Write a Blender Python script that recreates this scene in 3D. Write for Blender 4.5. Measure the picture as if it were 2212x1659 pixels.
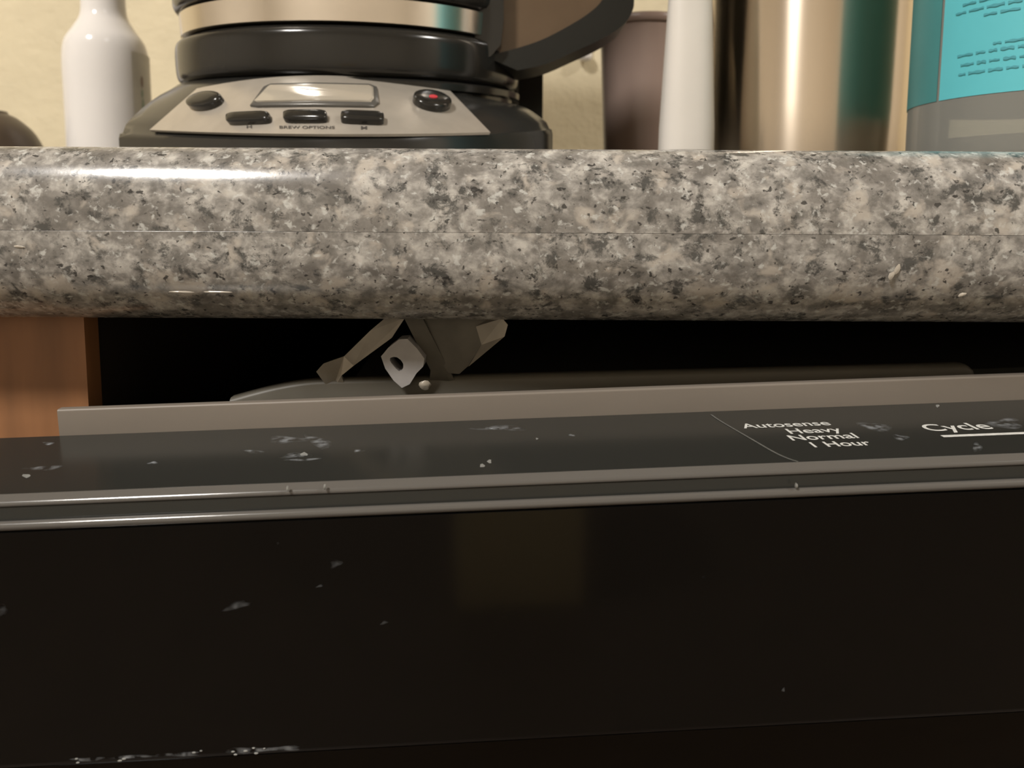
import bpy, math, random
from mathutils import Vector, Matrix
R = math.radians
random.seed(7)
for o in list(bpy.data.objects): bpy.data.objects.remove(o)
SC = bpy.context.scene
COL = SC.collection

# ------------------------------------------------------------------ camera
W, H = 2212, 1659
FPX = 1597.0                      # focal length in pixels
CAM_Z = 0.893
PITCH, ROLL = 6.0, 0.30
PPV = 450 + math.tan(R(PITCH)) * FPX      # row of the optical axis
camd = bpy.data.cameras.new('camera'); cam = bpy.data.objects.new('camera', camd); COL.objects.link(cam)
camd.sensor_width = 36.0; camd.lens = FPX / W * 36.0
camd.shift_y = -(H / 2 - PPV) / W
camd.clip_start = 0.01; camd.clip_end = 50
camd.dof.use_dof = True; camd.dof.focus_distance = 0.19; camd.dof.aperture_fstop = 20
cam.matrix_world = Matrix.Translation((0, 0, CAM_Z)) @ Matrix.Rotation(R(90 - PITCH), 4, 'X') @ Matrix.Rotation(R(ROLL), 4, 'Z')
SC.camera = cam

# ------------------------------------------------------------------ world and exposure
SC.view_settings.view_transform = 'Standard'; SC.view_settings.look = 'None'
SC.view_settings.gamma = 1.0; SC.view_settings.exposure = 0.0
SC.view_settings.use_curve_mapping = False
wd = bpy.data.worlds.new('World'); SC.world = wd; wd.use_nodes = True
wd.node_tree.nodes['Background'].inputs[0].default_value = (1.0, 0.85, 0.68, 1)
wd.node_tree.nodes['Background'].inputs[1].default_value = 0.02
LAMP_COL = (1.0, 0.96, 0.905)
LAMPS = [(-0.86, -0.82, 50.0, 'round frosted ceiling light over the left of the kitchen'), (1.70, -0.50, 32.0, 'round frosted ceiling light over the right of the kitchen')]

# ------------------------------------------------------------------ helpers
CM = cam.matrix_world.copy(); CI = CM.inverted(); C0 = Vector((0, 0, CAM_Z))
def ray(u, v):
    return (CM.to_3x3() @ Vector(((u - W / 2) / FPX, (PPV - v) / FPX, -1.0))).normalized()
def P(u, v, Y):
    d = ray(u, v); return C0 + d * (Y / d.y)
def hit(u, v, p, n):
    d = ray(u, v); return C0 + d * ((p - C0).dot(n) / d.dot(n))
def proj(p):
    q = CI @ p
    return (W / 2 + FPX * q.x / -q.z, PPV - FPX * q.y / -q.z)

def finish(me, mat, smooth=True, angle=35):
    if mat: me.materials.append(mat)
    if smooth:
        for p in me.polygons: p.use_smooth = True
        me.set_sharp_from_angle(angle=R(angle))
    me.update()
def mesh(name, verts, faces, mat, parent=None, smooth=True, angle=35):
    me = bpy.data.meshes.new(name)
    me.from_pydata([tuple(v) for v in verts], [], faces)
    import bmesh
    bm = bmesh.new(); bm.from_mesh(me); bmesh.ops.recalc_face_normals(bm, faces=bm.faces); bm.to_mesh(me); bm.free()
    finish(me, mat, smooth, angle)
    o = bpy.data.objects.new(name, me); COL.objects.link(o)
    if parent: o.parent = parent
    return o
def tag(o, label, cat=None, group=None, kind=None):
    if label: o['label'] = label
    if cat: o['category'] = cat
    if group: o['group'] = group
    if kind: o['kind'] = kind
    return o
def thing(name, label, cat, loc=(0, 0, 0)):
    o = bpy.data.objects.new(name, None); COL.objects.link(o); o.location = loc; o.empty_display_size = 0.02
    return tag(o, label, cat)
def part(o, parent):
    """parent keeping the world position (things stand unrotated at their base)"""
    o.parent = parent; o.matrix_parent_inverse = Matrix.Translation(-parent.location)
    return o
def prism(name, prof, axis_pts, mat, parent=None, caps=True, smooth=True, angle=35, f=None):
    """prof: list of (y,z) closed outline, swept along x values"""
    f = f or (lambda x, y, z: (x, y, z)); n = len(prof); vs = []; fs = []
    for x in axis_pts: vs += [f(x, y, z) for y, z in prof]
    for k in range(len(axis_pts) - 1):
        for i in range(n):
            j = (i + 1) % n; fs.append((k * n + i, k * n + j, (k + 1) * n + j, (k + 1) * n + i))
    if caps:
        fs.append(tuple(range(n))); m = (len(axis_pts) - 1) * n; fs.append(tuple(range(m + n - 1, m - 1, -1)))
    return mesh(name, vs, fs, mat, parent, smooth, angle)
def box(name, a, b, mat, parent=None, bev=0.0):
    x0, y0, z0 = a; x1, y1, z1 = b
    if bev <= 0:
        pr = [(y0, z0), (y1, z0), (y1, z1), (y0, z1)]
        return prism(name, pr, [x0, x1], mat, parent)
    pr = rrect(y0, z0, y1, z1, bev, 3)
    return prism(name, pr, [x0, x1], mat, parent)
def arc(cy, cz, r, a0, a1, n):
    return [(cy + r * math.cos(R(a0 + (a1 - a0) * i / n)), cz + r * math.sin(R(a0 + (a1 - a0) * i / n))) for i in range(n + 1)]
def rrect(y0, z0, y1, z1, r, n=4):
    return (arc(y1 - r, z0 + r, r, -90, 0, n) + arc(y1 - r, z1 - r, r, 0, 90, n) +
            arc(y0 + r, z1 - r, r, 90, 180, n) + arc(y0 + r, z0 + r, r, 180, 270, n))
def lathe(name, prof, c, mat, parent=None, seg=64, tilt=None, squash=1.0, angle=35):
    """prof: (r,z) from bottom to top, c the centre at its base"""
    vs = []; fs = []; n = len(prof); M = tilt or Matrix.Identity(3); c = Vector(c)
    for k in range(seg):
        a = 2 * math.pi * k / seg
        for r, z in prof: vs.append(c + M @ Vector((r * math.cos(a), r * math.sin(a) * squash, z)))
    for k in range(seg):
        m = (k + 1) % seg
        for i in range(n - 1): fs.append((k * n + i, m * n + i, m * n + i + 1, k * n + i + 1))
    if prof[0][0] > 1e-6: fs.append(tuple(k * n for k in range(seg))[::-1])
    if prof[-1][0] > 1e-6: fs.append(tuple(k * n + n - 1 for k in range(seg)))
    return mesh(name, vs, fs, mat, parent, True, angle)
def smooth_prof(pts, n=6):
    """Catmull-Rom through (r,z) points"""
    out = []
    for i in range(len(pts) - 1):
        p0 = pts[max(i - 1, 0)]; p1 = pts[i]; p2 = pts[i + 1]; p3 = pts[min(i + 2, len(pts) - 1)]
        for k in range(n):
            t = k / n
            out.append(tuple(0.5 * (2 * p1[j] + (p2[j] - p0[j]) * t + (2 * p0[j] - 5 * p1[j] + 4 * p2[j] - p3[j]) * t * t +
                             (3 * p1[j] - p0[j] - 3 * p2[j] + p3[j]) * t ** 3) for j in range(len(p1))))
    out.append(tuple(pts[-1])); return out
def plate(name, pts, off, mat, parent=None, smooth=False):
    """closed outline of 3D points given thickness by the vector off"""
    n = len(pts); vs = [Vector(p) for p in pts] + [Vector(p) + off for p in pts]
    fs = [tuple(range(n)), tuple(range(2 * n - 1, n - 1, -1))] + [(i, (i + 1) % n, n + (i + 1) % n, n + i) for i in range(n)]
    return mesh(name, vs, fs, mat, parent, smooth)

# ------------------------------------------------------------------ materials
def srgb(r, g, b):
    f = lambda c: (c / 255) / 12.92 if c / 255 <= 0.04045 else ((c / 255 + 0.055) / 1.055) ** 2.4
    return (f(r), f(g), f(b), 1)
def pm(name, col, rough=0.5, metal=0.0, spec=0.5, coat=0.0, bump=None, vary=None, trans=0.0, ior=1.45, emit=0.0):
    m = bpy.data.materials.new(name); m.use_nodes = True; nt = m.node_tree; b = nt.nodes['Principled BSDF']
    b.inputs['Base Color'].default_value = col; b.inputs['Roughness'].default_value = rough
    b.inputs['Metallic'].default_value = metal; b.inputs['Specular IOR Level'].default_value = spec
    b.inputs['Coat Weight'].default_value = coat; b.inputs['Transmission Weight'].default_value = trans
    b.inputs['IOR'].default_value = ior
    if emit: b.inputs['Emission Color'].default_value = col; b.inputs['Emission Strength'].default_value = emit
    tc = nt.nodes.new('ShaderNodeTexCoord')
    if vary:       # (scale, amount, stretch)
        sc, am, st = vary
        mp = nt.nodes.new('ShaderNodeMapping'); mp.inputs['Scale'].default_value = st
        nt.links.new(tc.outputs['Object'], mp.inputs['Vector'])
        no = nt.nodes.new('ShaderNodeTexNoise'); no.inputs['Scale'].default_value = sc; no.inputs['Detail'].default_value = 4
        nt.links.new(mp.outputs[0], no.inputs['Vector'])
        mr = nt.nodes.new('ShaderNodeMapRange'); mr.inputs['From Min'].default_value = 0.3; mr.inputs['From Max'].default_value = 0.7
        mr.inputs['To Min'].default_value = 1 - am; mr.inputs['To Max'].default_value = 1 + am
        nt.links.new(no.outputs['Fac'], mr.inputs['Value'])
        mx = nt.nodes.new('ShaderNodeVectorMath'); mx.operation = 'SCALE'; mx.inputs[0].default_value = col[:3]
        nt.links.new(mr.outputs[0], mx.inputs['Scale']); nt.links.new(mx.outputs[0], b.inputs['Base Color'])
    if bump:       # (scale, strength, distance)
        no = nt.nodes.new('ShaderNodeTexNoise'); no.inputs['Scale'].default_value = bump[0]; no.inputs['Detail'].default_value = 3
        nt.links.new(tc.outputs['Object'], no.inputs['Vector'])
        bp = nt.nodes.new('ShaderNodeBump'); bp.inputs['Strength'].default_value = bump[1]; bp.inputs['Distance'].default_value = bump[2]
        nt.links.new(no.outputs['Fac'], bp.inputs['Height']); nt.links.new(bp.outputs[0], b.inputs['Normal'])
    return m
def granite(name, off):
    m = bpy.data.materials.new(name); m.use_nodes = True; nt = m.node_tree; N = nt.nodes; L = nt.links
    b = N['Principled BSDF']; b.inputs['Roughness'].default_value = 0.19; b.inputs['Specular IOR Level'].default_value = 0.5
    tc = N.new('ShaderNodeTexCoord'); mp = N.new('ShaderNodeMapping'); mp.inputs['Location'].default_value = off
    mp.inputs['Scale'].default_value = (900, 1000, 1080); L.new(tc.outputs['Object'], mp.inputs['Vector'])
    def noise(sc, det, dist, rough=0.55):
        n = N.new('ShaderNodeTexNoise'); n.inputs['Scale'].default_value = sc; n.inputs['Detail'].default_value = det
        n.inputs['Distortion'].default_value = dist; n.inputs['Roughness'].default_value = rough
        L.new(mp.outputs[0], n.inputs['Vector']); return n.outputs['Fac']
    def ramp(src, stops):
        r = N.new('ShaderNodeValToRGB'); L.new(src, r.inputs[0]); e = r.color_ramp.elements
        while len(e) < len(stops): e.new(0.5)
        for k, (p, c) in enumerate(stops): e[k].position = p; e[k].color = c
        return r.outputs[0]
    def mix(fac, a, bcol):
        x = N.new('ShaderNodeMix'); x.data_type = 'RGBA'
        L.new(fac, x.inputs['Factor'])
        for s, v in (('A', a), ('B', bcol)):
            i = [q for q in x.inputs if q.name == s and q.type == 'RGBA'][0]
            if isinstance(v, tuple): i.default_value = v
            else: L.new(v, i)
        return [q for q in x.outputs if q.type == 'RGBA'][0]
    g = lambda v: (v, v, v, 1)
    base = ramp(noise(0.25, 5, 0.25, 0.6), [(0.34, (0.150, 0.142, 0.130, 1)), (0.45, (0.235, 0.222, 0.204, 1)), (0.54, (0.335, 0.318, 0.292, 1)), (0.68, (0.50, 0.475, 0.435, 1))])
    taupe = ramp(noise(0.105, 4, 0.35, 0.6), [(0.49, g(0)), (0.59, g(0.66))])
    c0 = mix(taupe, base, (0.128, 0.117, 0.105, 1))
    clump = ramp(noise(0.19, 6, 0.3, 0.70), [(0.535, g(0)), (0.625, g(0.88))])
    c1 = mix(clump, c0, (0.058, 0.058, 0.055, 1))
    cream = ramp(noise(0.13, 4, 0.3, 0.55), [(0.57, g(0)), (0.67, g(0.75))])
    c2 = mix(cream, c1, (0.46, 0.415, 0.36, 1))
    white = ramp(noise(0.45, 4, 0.3), [(0.585, g(0)), (0.68, g(0.70))])
    c3 = mix(white, c2, (0.56, 0.56, 0.53, 1))
    speck = ramp(noise(0.60, 3, 0.25, 0.5), [(0.625, g(0)), (0.69, g(0.88))])
    c4 = mix(speck, c3, (0.030, 0.029, 0.028, 1))
    L.new(c4, b.inputs['Base Color'])
    bp = N.new('ShaderNodeBump'); bp.inputs['Strength'].default_value = 0.10; bp.inputs['Distance'].default_value = 0.0002
    L.new(noise(0.5, 3, 0), bp.inputs['Height']); L.new(bp.outputs[0], b.inputs['Normal'])
    return m
def smear_mat(name, col, scale, lo, hi):
    """dried smear: patchy diffuse film, clear between the patches"""
    m = bpy.data.materials.new(name); m.use_nodes = True; nt = m.node_tree; N = nt.nodes; L = nt.links
    b = N['Principled BSDF']; b.inputs['Base Color'].default_value = col; b.inputs['Roughness'].default_value = 0.6
    tc = N.new('ShaderNodeTexCoord'); no = N.new('ShaderNodeTexNoise'); no.inputs['Scale'].default_value = scale; no.inputs['Detail'].default_value = 5
    L.new(tc.outputs['Object'], no.inputs['Vector'])
    mr = N.new('ShaderNodeMapRange'); mr.inputs['From Min'].default_value = lo; mr.inputs['From Max'].default_value = hi
    mr.inputs['To Max'].default_value = 0.55
    L.new(no.outputs['Fac'], mr.inputs['Value'])
    at = N.new('ShaderNodeAttribute'); at.attribute_name = 'film'
    mu = N.new('ShaderNodeMath'); mu.operation = 'MULTIPLY'; L.new(mr.outputs[0], mu.inputs[0]); L.new(at.outputs['Fac'], mu.inputs[1])
    L.new(mu.outputs[0], b.inputs['Alpha'])
    return m
def clear_mat(name, tint, film=0.10, rough=0.08):
    m = bpy.data.materials.new(name); m.use_nodes = True; nt = m.node_tree; N = nt.nodes; L = nt.links
    N.remove(N['Principled BSDF']); out = N['Material Output']
    t = N.new('ShaderNodeBsdfTransparent'); t.inputs[0].default_value = tint
    g = N.new('ShaderNodeBsdfGlossy'); g.inputs['Roughness'].default_value = rough; g.inputs[0].default_value = (0.9, 0.9, 0.9, 1)
    fr = N.new('ShaderNodeFresnel'); fr.inputs[0].default_value = 1.45
    mx = N.new('ShaderNodeMixShader'); L.new(fr.outputs[0], mx.inputs[0]); L.new(t.outputs[0], mx.inputs[1]); L.new(g.outputs[0], mx.inputs[2])
    d = N.new('ShaderNodeBsdfDiffuse'); d.inputs[0].default_value = (0.5, 0.5, 0.46, 1)
    m2 = N.new('ShaderNodeMixShader'); m2.inputs[0].default_value = film
    L.new(mx.outputs[0], m2.inputs[1]); L.new(d.outputs[0], m2.inputs[2]); L.new(m2.outputs[0], out.inputs[0])
    return m

M = {}
M['wall'] = pm('cream_plaster', srgb(226, 213, 182), 0.7, bump=(95, 0.55, 0.0025), vary=(14, 0.05, (1, 1, 1)))
M['ceiling'] = pm('ceiling_paint', srgb(225, 218, 205), 0.8, vary=(6, 0.03, (1, 1, 1)))
M['floor'] = pm('floor_vinyl', srgb(78, 62, 48), 0.5, vary=(7, 0.2, (1, 5, 1)))
M['room'] = pm('room_paint', srgb(226, 218, 204), 0.8, vary=(5, 0.05, (1, 1, 1)))
M['wood'] = pm('cabinet_wood', srgb(142, 98, 64), 0.45, vary=(26, 0.34, (2.2, 2.2, 0.35)), bump=(300, 0.08, 0.0005))
M['wood_shaded'] = pm('shaded_side_wood', srgb(34, 27, 22), 0.7, vary=(20, 0.2, (2, 2, 0.3)))  # near-black: the side panel's shadow is put into its colour
M['gran_top'] = granite('granite_laminate_top', (13.0, 5.0, 3.0))
M['gran_low'] = granite('granite_laminate_edge', (171.0, 60.0, 47.0))
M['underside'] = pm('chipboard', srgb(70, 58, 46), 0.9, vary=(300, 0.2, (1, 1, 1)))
M['black_gloss'] = pm('black_gloss_plastic', (0.026, 0.026, 0.023, 1), 0.2, spec=0.28, bump=(60, 0.01, 0.0005))
M['black_front'] = pm('black_gloss_front', (0.0035, 0.0033, 0.003, 1), 0.08, spec=0.45, bump=(40, 0.01, 0.0005))
M['trim'] = pm('dark_grey_trim', (0.095, 0.089, 0.082, 1), 0.15, spec=0.6, bump=(200, 0.02, 0.0003))
M['grey_liner'] = pm('grey_liner_plastic', srgb(116, 108, 99), 0.45, vary=(60, 0.05, (0.3, 1, 1)))
M['grey_rim'] = pm('grey_rim_shaded', srgb(92, 88, 79), 0.45, vary=(60, 0.06, (0.3, 1, 1)))  # darker than the lip: the rim's shade is put into its colour
M['tub'] = pm('dark_tub', (0.06, 0.058, 0.05, 1), 0.7, vary=(20, 0.2, (1, 1, 1)))
M['print'] = pm('white_print', srgb(200, 200, 196), 0.6, vary=(900, 0.12, (1, 1, 1)))
M['print_line'] = pm('grey_print', srgb(92, 92, 88), 0.5, vary=(500, 0.15, (1, 1, 1)))
M['smear'] = smear_mat('dried_smear', srgb(190, 195, 200), 420, 0.42, 0.72)
M['drip'] = pm('pale_glint', srgb(170, 162, 150), 0.15, spec=0.8, vary=(400, 0.1, (1, 1, 1)))  # pale gloss for the glints painted on the worktop edge
M['crumb'] = pm('dried_crumb', srgb(126, 126, 122), 0.5, vary=(800, 0.2, (1, 1, 1)))
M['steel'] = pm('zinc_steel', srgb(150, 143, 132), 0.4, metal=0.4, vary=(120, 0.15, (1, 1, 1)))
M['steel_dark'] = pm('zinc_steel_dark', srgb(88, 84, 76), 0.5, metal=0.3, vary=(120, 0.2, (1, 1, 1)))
M['tab_grey'] = pm('grey_nylon', srgb(150, 147, 146), 0.5, vary=(200, 0.08, (1, 1, 1)))
M['cm_black'] = pm('coffee_black_plastic', (0.018, 0.017, 0.015, 1), 0.16, spec=0.5, bump=(80, 0.02, 0.0005))
M['cm_matte'] = pm('handle_black_plastic', (0.012, 0.012, 0.010, 1), 0.42, spec=0.35, vary=(60, 0.1, (1, 1, 1)))
M['cm_shell'] = pm('coffee_shell_plastic', (0.021, 0.0205, 0.0185, 1), 0.2, spec=0.5, bump=(80, 0.02, 0.0005))
M['cm_silver'] = pm('coffee_silver_panel', srgb(196, 188, 176), 0.34, metal=0.55, vary=(160, 0.05, (1, 1, 1)))
M['cm_band'] = pm('carafe_steel_band', srgb(232, 224, 214), 0.2, metal=1.0, vary=(60, 0.05, (1, 1, 1)))
M['cm_rim'] = pm('screen_bezel_plastic', srgb(96, 94, 90), 0.3, metal=0.3, vary=(200, 0.06, (1, 1, 1)))
M['cm_screen'] = pm('lcd_screen', srgb(168, 160, 146), 0.08, spec=0.6, coat=0.6, vary=(40, 0.05, (1, 1, 1)))
M['cm_red'] = pm('red_print', srgb(186, 52, 60), 0.5, vary=(500, 0.1, (1, 1, 1)))
M['cm_web'] = pm('handle_brown_reflection', srgb(98, 80, 62), 0.16, spec=0.5, vary=(40, 0.1, (1, 1, 1)))  # brown stands in for the warm room mirrored in the handle side
M['cm_print'] = pm('dark_print', srgb(70, 66, 62), 0.6, vary=(500, 0.1, (1, 1, 1)))
M['glass'] = clear_mat('carafe_glass', (0.55, 0.5, 0.42, 1))
M['white_gloss'] = pm('white_gloss_plastic', srgb(238, 234, 231), 0.12, spec=0.5, vary=(20, 0.02, (1, 1, 1)))
M['white_label'] = pm('bottle_back_label', srgb(214, 209, 198), 0.5, vary=(60, 0.08, (1, 1, 1)))
M['leaf_print'] = pm('green_print', srgb(160, 176, 158), 0.5, vary=(300, 0.15, (1, 1, 1)))
M['spot_print'] = pm('brown_print', srgb(150, 128, 116), 0.5, vary=(300, 0.15, (1, 1, 1)))
M['white_matte'] = pm('white_tube_plastic', srgb(224, 219, 212), 0.34, vary=(30, 0.03, (1, 1, 1)))
M['dark_ceramic'] = pm('dark_brown_ceramic', srgb(82, 70, 58), 0.35, vary=(60, 0.12, (1, 1, 1)))
M['mauve'] = pm('mauve_plastic', srgb(150, 130, 120), 0.3, vary=(30, 0.08, (1, 1, 0.2)))
M['tumbler'] = pm('champagne_steel', srgb(222, 208, 190), 0.17, metal=1.0, vary=(50, 0.04, (1, 1, 0.1)))
_nt = M['tumbler'].node_tree; _b = _nt.nodes['Principled BSDF']; _t = _nt.nodes.new('ShaderNodeTangent'); _t.direction_type = 'RADIAL'; _t.axis = 'Z'
_nt.links.new(_t.outputs[0], _b.inputs['Tangent']); _b.inputs['Anisotropic'].default_value = 0.9; _b.inputs['Anisotropic Rotation'].default_value = 0.25; _b.inputs['Roughness'].default_value = 0.26
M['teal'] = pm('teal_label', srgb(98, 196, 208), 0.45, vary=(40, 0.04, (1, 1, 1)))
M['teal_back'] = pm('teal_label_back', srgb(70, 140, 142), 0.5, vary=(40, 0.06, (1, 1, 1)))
M['teal_ink'] = pm('teal_ink', srgb(78, 160, 172), 0.5, vary=(300, 0.1, (1, 1, 1)))
M['clear'] = clear_mat('clear_plastic', (0.62, 0.64, 0.63, 1), 0.42)
M['clear_base'] = clear_mat('clear_plastic_base', (0.5, 0.5, 0.48, 1), 0.15)
M['block_lid'] = pm('block_lid_plastic', srgb(170, 132, 84), 0.6, vary=(40, 0.1, (1, 1, 1)))
M['mat'] = pm('beige_block_plastic', srgb(236, 216, 164), 0.8, vary=(60, 0.1, (1, 1, 1)))
M['lamp_metal'] = pm('lamp_base_metal', srgb(210, 205, 198), 0.4, metal=0.6, vary=(50, 0.04, (1, 1, 1)))
M['lamp_glow'] = pm('lamp_diffuser', (1.0, 0.9, 0.78, 1), 0.5, emit=6.0)

# ------------------------------------------------------------------ room
YF = 0.180                        # front face of the worktop
YW = 0.815                        # wall behind the worktop
Z_TOP = P(1106, 321, 0.190).z     # worktop level
Z_SEAM = P(1106, 503, YF).z
Z_BOT = P(1106, 707, YF + 0.003).z
def struct(name, o): o['kind'] = 'structure'; o.name = name; return o
struct('floor', box('floor', (-2.6, -2.3, -0.05), (2.6, YW + 0.1, 0), M['floor']))
struct('ceiling', box('ceiling', (-2.6, -2.3, 2.42), (2.6, YW + 0.1, 2.5), M['ceiling']))
struct('wall_back', box('wall_back', (-2.6, YW, 0), (2.6, YW + 0.1, 2.42), M['wall']))
struct('wall_left', box('wall_left', (-2.7, -2.3, 0), (-2.6, YW + 0.1, 2.42), M['room']))
struct('wall_right', box('wall_right', (2.6, -2.3, 0), (2.7, YW + 0.1, 2.42), M['room']))
struct('wall_front', box('wall_front', (-2.7, -2.4, 0), (2.7, -2.3, 2.42), M['room']))
for lx, ly, LAMP_W, lamp_label in LAMPS:
    lt = thing('ceiling_light', lamp_label, 'ceiling light', (lx, ly, 2.42))
    part(lathe('lamp_base', [(0.05, -0.03), (0.17, -0.03), (0.18, -0.02), (0.18, 0.0)], (lx, ly, 2.42), M['lamp_metal']), lt)
    part(lathe('diffuser', smooth_prof([(0.0, -0.085), (0.08, -0.078), (0.14, -0.055), (0.165, -0.03)]), (lx, ly, 2.42), M['lamp_glow']), lt)
    ld = bpy.data.lights.new('lamp_bulb', 'AREA'); ld.shape = 'DISK'; ld.size = 0.30; ld.energy = LAMP_W; ld.color = LAMP_COL
    lo = bpy.data.objects.new('lamp_bulb', ld); COL.objects.link(lo); lo.location = (lx, ly, 2.42 - 0.10); part(lo, lt)

# ------------------------------------------------------------------ worktop
wt = thing('countertop', 'speckled grey granite-look countertop with rounded front edge', 'countertop', (0, 0.5, Z_BOT))
AT, BT, AB, BB = 0.0115, 0.0180, 0.0170, 0.0180     # depth and height of the soft upper and lower rounding
def earc(cy, cz, a, b, a0, a1, n): return [(cy + a * math.cos(R(a0 + (a1 - a0) * i / n)), cz + b * math.sin(R(a0 + (a1 - a0) * i / n))) for i in range(n + 1)]
xs = [-1.3, 1.3]
top_prof = [(YW, Z_TOP)] + earc(YF + AT, Z_TOP - BT, AT, BT, 90, 180, 24) + [(YF, Z_SEAM + 0.00004), (YF + 0.02, Z_SEAM + 0.00004), (YF + 0.02, Z_SEAM - 0.004), (YW, Z_SEAM - 0.004)]
part(prism('worktop_slab', top_prof, xs, M['gran_top'], angle=30), wt)
low_prof = [(YF + 0.0001, Z_SEAM), (YF + 0.00004, Z_SEAM - 0.0001)] + earc(YF + AB, Z_BOT + BB, AB, BB, 180, 270, 20) + [(YF + 0.0198, Z_BOT), (YF + 0.0198, Z_SEAM)]
part(prism('edge_strip', low_prof, xs, M['gran_low'], angle=30), wt)
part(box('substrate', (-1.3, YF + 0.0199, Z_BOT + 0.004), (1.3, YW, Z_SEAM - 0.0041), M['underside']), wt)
def blob(name, c, ex, ey, ez, mat, parent, seg=10):
    vs = []; fs = []; rings = 5
    for i in range(rings + 1):
        th = math.pi * i / rings
        for k in range(seg):
            a = 2 * math.pi * k / seg; w = 1 + random.uniform(-0.18, 0.18)
            vs.append(Vector(c) + (ex * math.cos(a) + ez * math.sin(a)) * math.sin(th) * w + ey * math.cos(th))
    for i in range(rings):
        for k in range(seg): fs.append((i * seg + k, i * seg + (k + 1) % seg, (i + 1) * seg + (k + 1) % seg, (i + 1) * seg + k))
    return mesh(name, vs, fs, mat, parent)
X_, Y_, Z_ = Vector((1, 0, 0)), Vector((0, 1, 0)), Vector((0, 0, 1))
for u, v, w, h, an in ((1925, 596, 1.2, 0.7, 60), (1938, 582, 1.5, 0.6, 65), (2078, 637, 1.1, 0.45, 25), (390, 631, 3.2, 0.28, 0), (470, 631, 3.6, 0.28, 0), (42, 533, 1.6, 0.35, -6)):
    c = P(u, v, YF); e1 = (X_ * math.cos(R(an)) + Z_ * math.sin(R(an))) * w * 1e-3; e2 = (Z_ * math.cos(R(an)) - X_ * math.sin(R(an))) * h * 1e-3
    part(blob('painted_glint', c, e1, Y_ * 0.00025, e2, M['drip'], None), wt)  # small pale blobs painting glints along the front edge

# ------------------------------------------------------------------ base cabinet beside the dishwasher
YC = 0.206
xr = P(186, 780, YC).x
bc = thing('base_cabinet', 'brown wooden base cabinet left of the dishwasher', 'cabinet', (xr - 0.25, 0.5, 0))
zt = Z_BOT - 0.0005
part(box('stile', (xr - 0.042, YC, 0.1), (xr, YC + 0.007, zt), M['wood'], bev=0.001), bc)
part(box('side_panel', (xr - 0.016, YC + 0.0072, 0.0), (xr - 0.001, YW - 0.01, zt), M['wood_shaded']), bc)
part(box('top_rail', (xr - 0.5, YC, zt - 0.04), (xr - 0.0422, YC + 0.02, zt), M['wood'], bev=0.001), bc)
dr = part(box('drawer_front', (xr - 0.49, YC - 0.019, zt - 0.18), (xr - 0.034, YC - 0.0005, zt - 0.055), M['wood'], bev=0.004), bc)
dd = part(box('cabinet_door', (xr - 0.49, YC - 0.019, 0.12), (xr - 0.034, YC - 0.0005, zt - 0.19), M['wood'], bev=0.004), bc)
part(box('bottom_rail', (xr - 0.5, YC, 0.1), (xr - 0.0422, YC + 0.02, 0.14), M['wood'], bev=0.001), bc)

# ------------------------------------------------------------------ dishwasher with its door ajar
YAW, RLL, TLT = 2.6, -1.75, 0.8
REF = P(1106, 1023, 0.150); H0 = REF.z
RM = Matrix.Rotation(R(YAW), 3, 'Z') @ Matrix.Rotation(R(RLL), 3, 'Y')
dw = thing('dishwasher', 'black dishwasher with its door ajar under the countertop', 'dishwasher')
DWM = Matrix.Translation(REF - RM @ Vector((0, 0, H0))) @ RM.to_4x4()
dw.matrix_world = DWM
ct, st = math.cos(R(TLT)), math.sin(R(TLT))
def D(x, y, z): return Vector((x, y * ct - z * st, H0 + y * st + z * ct))          # door coordinates -> dishwasher local
def Dw(x, y, z): return DWM @ D(x, y, z)
def to_door(p):
    q = DWM.inverted() @ p; z = q.z - H0
    return Vector((q.x, q.y * ct + z * st, -q.y * st + z * ct))
RD = RM @ Matrix.Rotation(R(TLT), 3, 'X')
def on_panel(u, v): return to_door(hit(u, v, Dw(0, 0, 0), RD @ Vector((0, 0, 1))))
FACE_Y = -0.0037
def on_front(u, v): return to_door(hit(u, v, Dw(0, FACE_Y, 0), RD @ Vector((0, 1, 0))))
YR = on_panel(1106, 905).y                 # back of the control strip
x_lin = on_panel(127, 942).x               # left end of the grey liner
XL, XR = x_lin - 0.026, x_lin + 0.58
# control strip: flat top, rounded front nose, short drop
cs = [(YR, 0.0), (0.0002, 0.0), (0.0002, -0.012), (YR, -0.012)]
nose = [(0.0, 0.0), (-0.0003, -0.0001), (-0.0017, -0.0010)] + arc(-0.0012, -0.0016, 0.0008, 130, 200, 6) + [(0.0, -0.0020)]
ctrl = prism('control_strip', cs, [XL, XR], M['black_gloss'], dw, f=D, angle=30)
prism('edge_trim', nose, [XL, XR], M['trim'], dw, f=D, angle=50)
prism('shadow_gap', [(-0.0017, -0.0021), (0.0, -0.0021), (0.0, -0.0058), (-0.0022, -0.0058)], [XL, XR], M['black_gloss'], dw, f=D)
prism('edge_bead', arc(-0.0030, -0.0055, 0.0010, 20, 230, 10) + [(-0.0022, -0.0063)], [XL, XR], M['trim'], dw, f=D, angle=60)
fz = on_front(420, 1648).z
fr = [(FACE_Y + 0.0008, -0.0064), (FACE_Y, -0.0067), (FACE_Y, fz + 0.002)] + arc(FACE_Y + 0.002, fz + 0.002, 0.002, 180, 270, 5) + [(0.02, fz), (0.02, -0.0121), (0.0, -0.0121), (0.0, -0.0059)]
fascia = prism('front_fascia', fr, [XL, XR], M['black_front'], dw, f=D, angle=30)
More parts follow.
